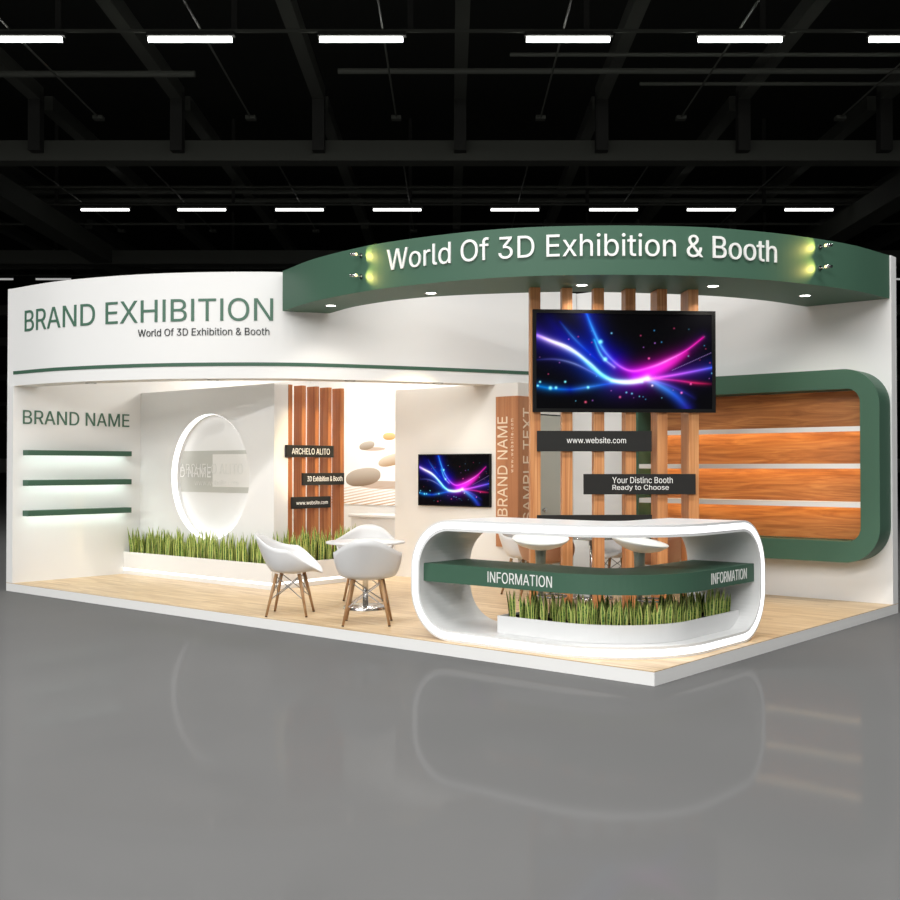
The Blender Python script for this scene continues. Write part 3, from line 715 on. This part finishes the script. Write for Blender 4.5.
def make_table(loc, label, glass):
    e = empty('round_table', label, 'table', loc)
    bm = bmesh.new(); lathe(bm, [(0, .632), (.37, .632), (.385, .636), (.385, .65), (.37, .654), (0, .654)], 56); mesh_obj('table_top', bm, glass, e, True)
    bm = bmesh.new(); tube(bm, (0, 0, .03), (0, 0, .632), .027, n=20); tube(bm, (0, 0, .61), (0, 0, .632), .12, n=24); mesh_obj('column', bm, CHROME, e, True)
    bm = bmesh.new(); lathe(bm, [(.215, 0), (.215, .022), (.205, .03), (.03, .036), (0, .036)], 48); mesh_obj('base_disc', bm, CHROME, e, True)
    return e
make_table((4.96, 1.07, P), 'small round meeting table with a chrome pedestal between white armchairs', PLAST)
make_table((6.18, 3.20, P), 'small round pedestal table between the brown and white armchairs at the rear', GLASS)

def make_stool(loc, label, tilt, rz, ty=0.):
    e = empty('bar_stool', label, 'stool', loc, rz, 'bar stools behind the reception desk')
    bm = bmesh.new(); lathe(bm, [(0, -.092), (.06, -.09), (.12, -.075), (.195, -.046), (.242, -.010), (.254, .006), (.249, .012), (.21, .0), (.1, -.022), (0, -.03)], 48)
    o = mesh_obj('seat', bm, STOOLW, e, True); o.location = (0, 0, .735); o.rotation_euler = (tilt, ty, 0)
    bm = bmesh.new(); lathe(bm, [(.055, .665), (.047, .60), (.045, .42), (.026, .415), (.026, .03)], 24); mesh_obj('column', bm, STOOLG, e, True)
    bm = bmesh.new()
    N_ = 28; R_, r_ = .13, .009; ring_ = []
    for k in range(N_):
        a = 2 * math.pi * k / N_
        ring_.append([bm.verts.new(((R_ + r_ * math.cos(b * math.pi / 4)) * math.cos(a), (R_ + r_ * math.cos(b * math.pi / 4)) * math.sin(a) + .1, .23 + r_ * math.sin(b * math.pi / 4))) for b in range(8)])
    for k in range(N_):
        for b in range(8): bm.faces.new((ring_[k][b], ring_[(k + 1) % N_][b], ring_[(k + 1) % N_][(b + 1) % 8], ring_[k][(b + 1) % 8]))
    mesh_obj('foot_ring', bm, STEEL, e, True)
    bm = bmesh.new(); lathe(bm, [(.21, 0), (.21, .012), (.19, .02), (.03, .035), (0, .035)], 40); mesh_obj('base_disc', bm, STOOLG, e, True)
make_stool((6.80, 1.42, P), 'bar stool with round white bowl seat behind the desk, left one', 0, math.radians(-50), .16)
make_stool((7.62, 1.73, P), 'bar stool with tilted white bowl seat behind the desk, right one', -.17, math.radians(-50), .08)

# ------------------------------------------------------------------ exhibition hall
HX, HY, HA = 12.4908, -6.4891, 0.7064          # hall grid origin and turn
ca, sa = math.cos(HA), math.sin(HA)
def hp(a, b): return (HX + a * ca - b * sa, HY + a * sa + b * ca)
def hall_obj(name, bm, m, label=None, cat=None, group=None, kind=None, loc=(0, 0, 0)):
    o = mesh_obj(name, bm, m); x, y = hp(loc[0], loc[1]); o.location = (x, y, loc[2]); o.rotation_euler = (0, 0, HA)
    return tag(o, label, cat, group, kind)
hall_obj('floor', boxes((-170, 170, -25, 300, -.05, 0)), HFLOOR, kind='structure')
hall_obj('ceiling', boxes((-170, 170, -25, 300, 12.0, 12.2)), DECK, kind='structure')
hall_obj('wall_far', boxes((-170, 170, 300, 300.4, 0, 12.0)), DECK, kind='structure')
hall_obj('trim_far_wall', boxes((-170, 170, 299.6, 300, .0, 3.8)), mat('pale_kerb', (.25, .25, .22), .8), kind='structure')
for k, b in enumerate((12.9, 26, 39.1, 52.2, 65.3, 91.5, 130, 180)):
    hall_obj('ceiling_beam', boxes((-90, 90, -.25, .25, 0, .48)), STEELB, kind='structure', loc=(0, b, 8.73))
for sx in (-1, 1):
    hall_obj('ceiling_beam', boxes((-.35, .35, 0, 160, 0, .6)), STEELB, kind='structure', loc=(sx * 12.4, 26.3, 8.75))
for k in range(-9, 10):
    a = .24 + 3.33 * k
    for b0, b1, z in ((13.2, 25.7, 10.1), (26.3, 38.8, 10.1), (39.4, 52, 10.1)):
        hall_obj('ceiling_beam', boxes((-.14, .14, 0, b1 - b0, 0, .35)), STEELB, kind='structure', loc=(a, b0, z))
    hall_obj('ceiling_beam', boxes((-.14, .14, -.14, .14, 0, 1.4)), STEELD, kind='structure', loc=(a, 25.6, 8.9))
def pipe(a0, a1, b, z, r=.035, m=STEELB):
    bm = bmesh.new(); tube(bm, (a0, 0, 0), (a1, 0, 0), r, n=8); hall_obj('ceiling_pipe', bm, m, kind='structure', loc=(0, b, z))
pipe(-12, -5.3, 22.6, 9.65, .07); pipe(-2.3, 14, 22.3, 9.6, .06); pipe(1.2, 14, 21.8, 9.75, .04); pipe(4, 14, 22.9, 9.55, .04)
for b in (33.5, 34.6, 46): pipe(-24, 24, b, 9.95, .08)
pipe(-24, 24, 31.0, 9.45, .04); pipe(-24, 24, 35.5, 9.4, .04); pipe(-24, 24, 44.5, 9.6, .05); pipe(-24, 24, 30, 9.9, .09)
for u0 in (97, 250, 396, 541, 682, 842, -40):
    a = (u0 - 450) * 24.6 / 1092
    bm = bmesh.new(); tube(bm, (0, 0, 0), (0, 9, 0), .02, n=8); box(bm, -.11, .11, 8.9, 9.1, -.05, .03)
    hall_obj('ceiling_pipe', bm, STEELB, kind='structure', loc=(a, 15.6, 9.38))
    bm = bmesh.new(); tube(bm, (0, 0, 0), (0, 9, 0), .022, n=8); box(bm, -.11, .11, 8.9, 9.1, -.05, .03); box(bm, -.11, .11, -.1, .1, -.05, .03)
    hall_obj('ceiling_pipe', bm, STEELB, kind='structure', loc=(a, 27.6, 9.42))
ZT = 9.2
def tubes(b, us, L, m, where, group, rail=True, rad=.048):
    for i, u in enumerate(us):
        a = (u - 450) * b / 1092
        e = empty('tube_light', 'lit white tube light, %s from the left in the %s ceiling row' % (ORD[i], where), 'ceiling light', (*hp(a, b), ZT), HA, group)
        bm = bmesh.new(); tube(bm, (0, 0, 0), (L - .03, 0, 0), rad, n=10); mesh_obj('glowing_tube', bm, m, e, True)
        mesh_obj('housing', boxes((-.03, L + .03, -.06, .06, .056, .13)), STEELD, e)
    if rail:
        hall_obj('lighting_rail', boxes((-30, 30, -.03, .03, 0, .05)), STEELB, 'long grey lighting rail carrying the %s row of ceiling tubes' % where, 'lighting rail', loc=(0, b, ZT + .13))
    for k in range(-4, 5):
        hall_obj('ceiling_pipe', boxes((-.05, .05, -.03, .03, 0, 2.6)), STEELD, kind='structure', loc=((-218 + k * 178 + 450 - 450) * b / 1092, b + .1, ZT + .18))
tubes(19.63, [-24, 147, 319, 527, 700, 872], 1.53, TUBE, 'nearest', 'tube lights in the nearest ceiling row')
tubes(32.7, [80, 177, 275, 373, 491, 590, 688, 786], 1.47, TUBE2, 'second', 'tube lights in the second ceiling row', rad=.036)
tubes(44.8, [-23, 35, 893], 1.47, TUBE3, 'third', 'tube lights in the third ceiling row', True, .04)

# ------------------------------------------------------------------ lights
CW = (1, .99, .97)
for b, pw in ((19.6, 500), (6.5, 1700), (-6.6, 5400), (-18, 6200)):      # the hall's tube rows; rows behind the viewer added to light the header
    o = light('AREA', (*hp(-10 if b < 0 else -2, b), ZT - .12), pw, CW, size=26, sy=.25); o.rotation_euler = (0, 0, HA)
for x, y in HL:
    light('SPOT', (x, y, HB - .02), 15, (1, .93, .82), (x, y, 0), .03, angle=150, blend=1)
for x, y in CL:
    light('SPOT', (x, y, 3.14), 26, (1, .93, .84), (x, y, 0), .12, angle=140, blend=.6)
for x, y, pw in ((1.2, 3.2, 26), (2.4, 3.8, 55), (1.0, 1.15, 4), (3.4, 2.9, 12)):       # unseen fill lamps added behind the header to brighten the interior
    light('AREA', (x, y, 3.38), pw, (1, .97, .92), (x, y, 0), .6)
for x, y in ((4.9, 2.2),):  # extra fill lamp added in the open gap between header and canopy
    light('AREA', (x, y, 3.5), 6, (1, .93, .84), (x, y, 0), .4)
light('SPOT', (7.45, 3.2, 3.13), 1000, (1, .80, .46), (2.8, 2.30, 1.66), .03, angle=16, blend=.7)
cs = bmesh.new()
pts = [(TL + .001, .32)] + [HEAD.at(.6 + (HEAD.L - .65) * i / 40, .301) for i in range(41)] + [(TL + .001, YB - .001)]
prism(cs, pts, 3.42, 3.46); o = mesh_obj('bounce_slab', cs, WHITE); tag(o, kind='structure')  # unseen slab added to bounce the fill light and keep hall light out

w = bpy.data.worlds.new('hall_air'); bpy.context.scene.world = w; w.use_nodes = True
w.node_tree.nodes['Background'].inputs[0].default_value = (1, 1, 1, 1); w.node_tree.nodes['Background'].inputs[1].default_value = .35

# ------------------------------------------------------------------ camera
cd_ = bpy.data.cameras.new('camera'); cam = bpy.data.objects.new('camera', cd_); COL.objects.link(cam)
cam.location = (12.4908, -6.4891, 1.4715); cam.rotation_euler = (math.pi / 2 + .0157, 0, .7064)
cd_.sensor_width = 36; cd_.lens = 36 * 1092.4361 / 900; cd_.clip_end = 600
sc = bpy.context.scene; sc.camera = cam
sc.view_settings.view_transform = 'Standard'; sc.view_settings.look = 'None'; sc.view_settings.gamma = 1; sc.view_settings.exposure = 0
sc.view_settings.use_curve_mapping = False
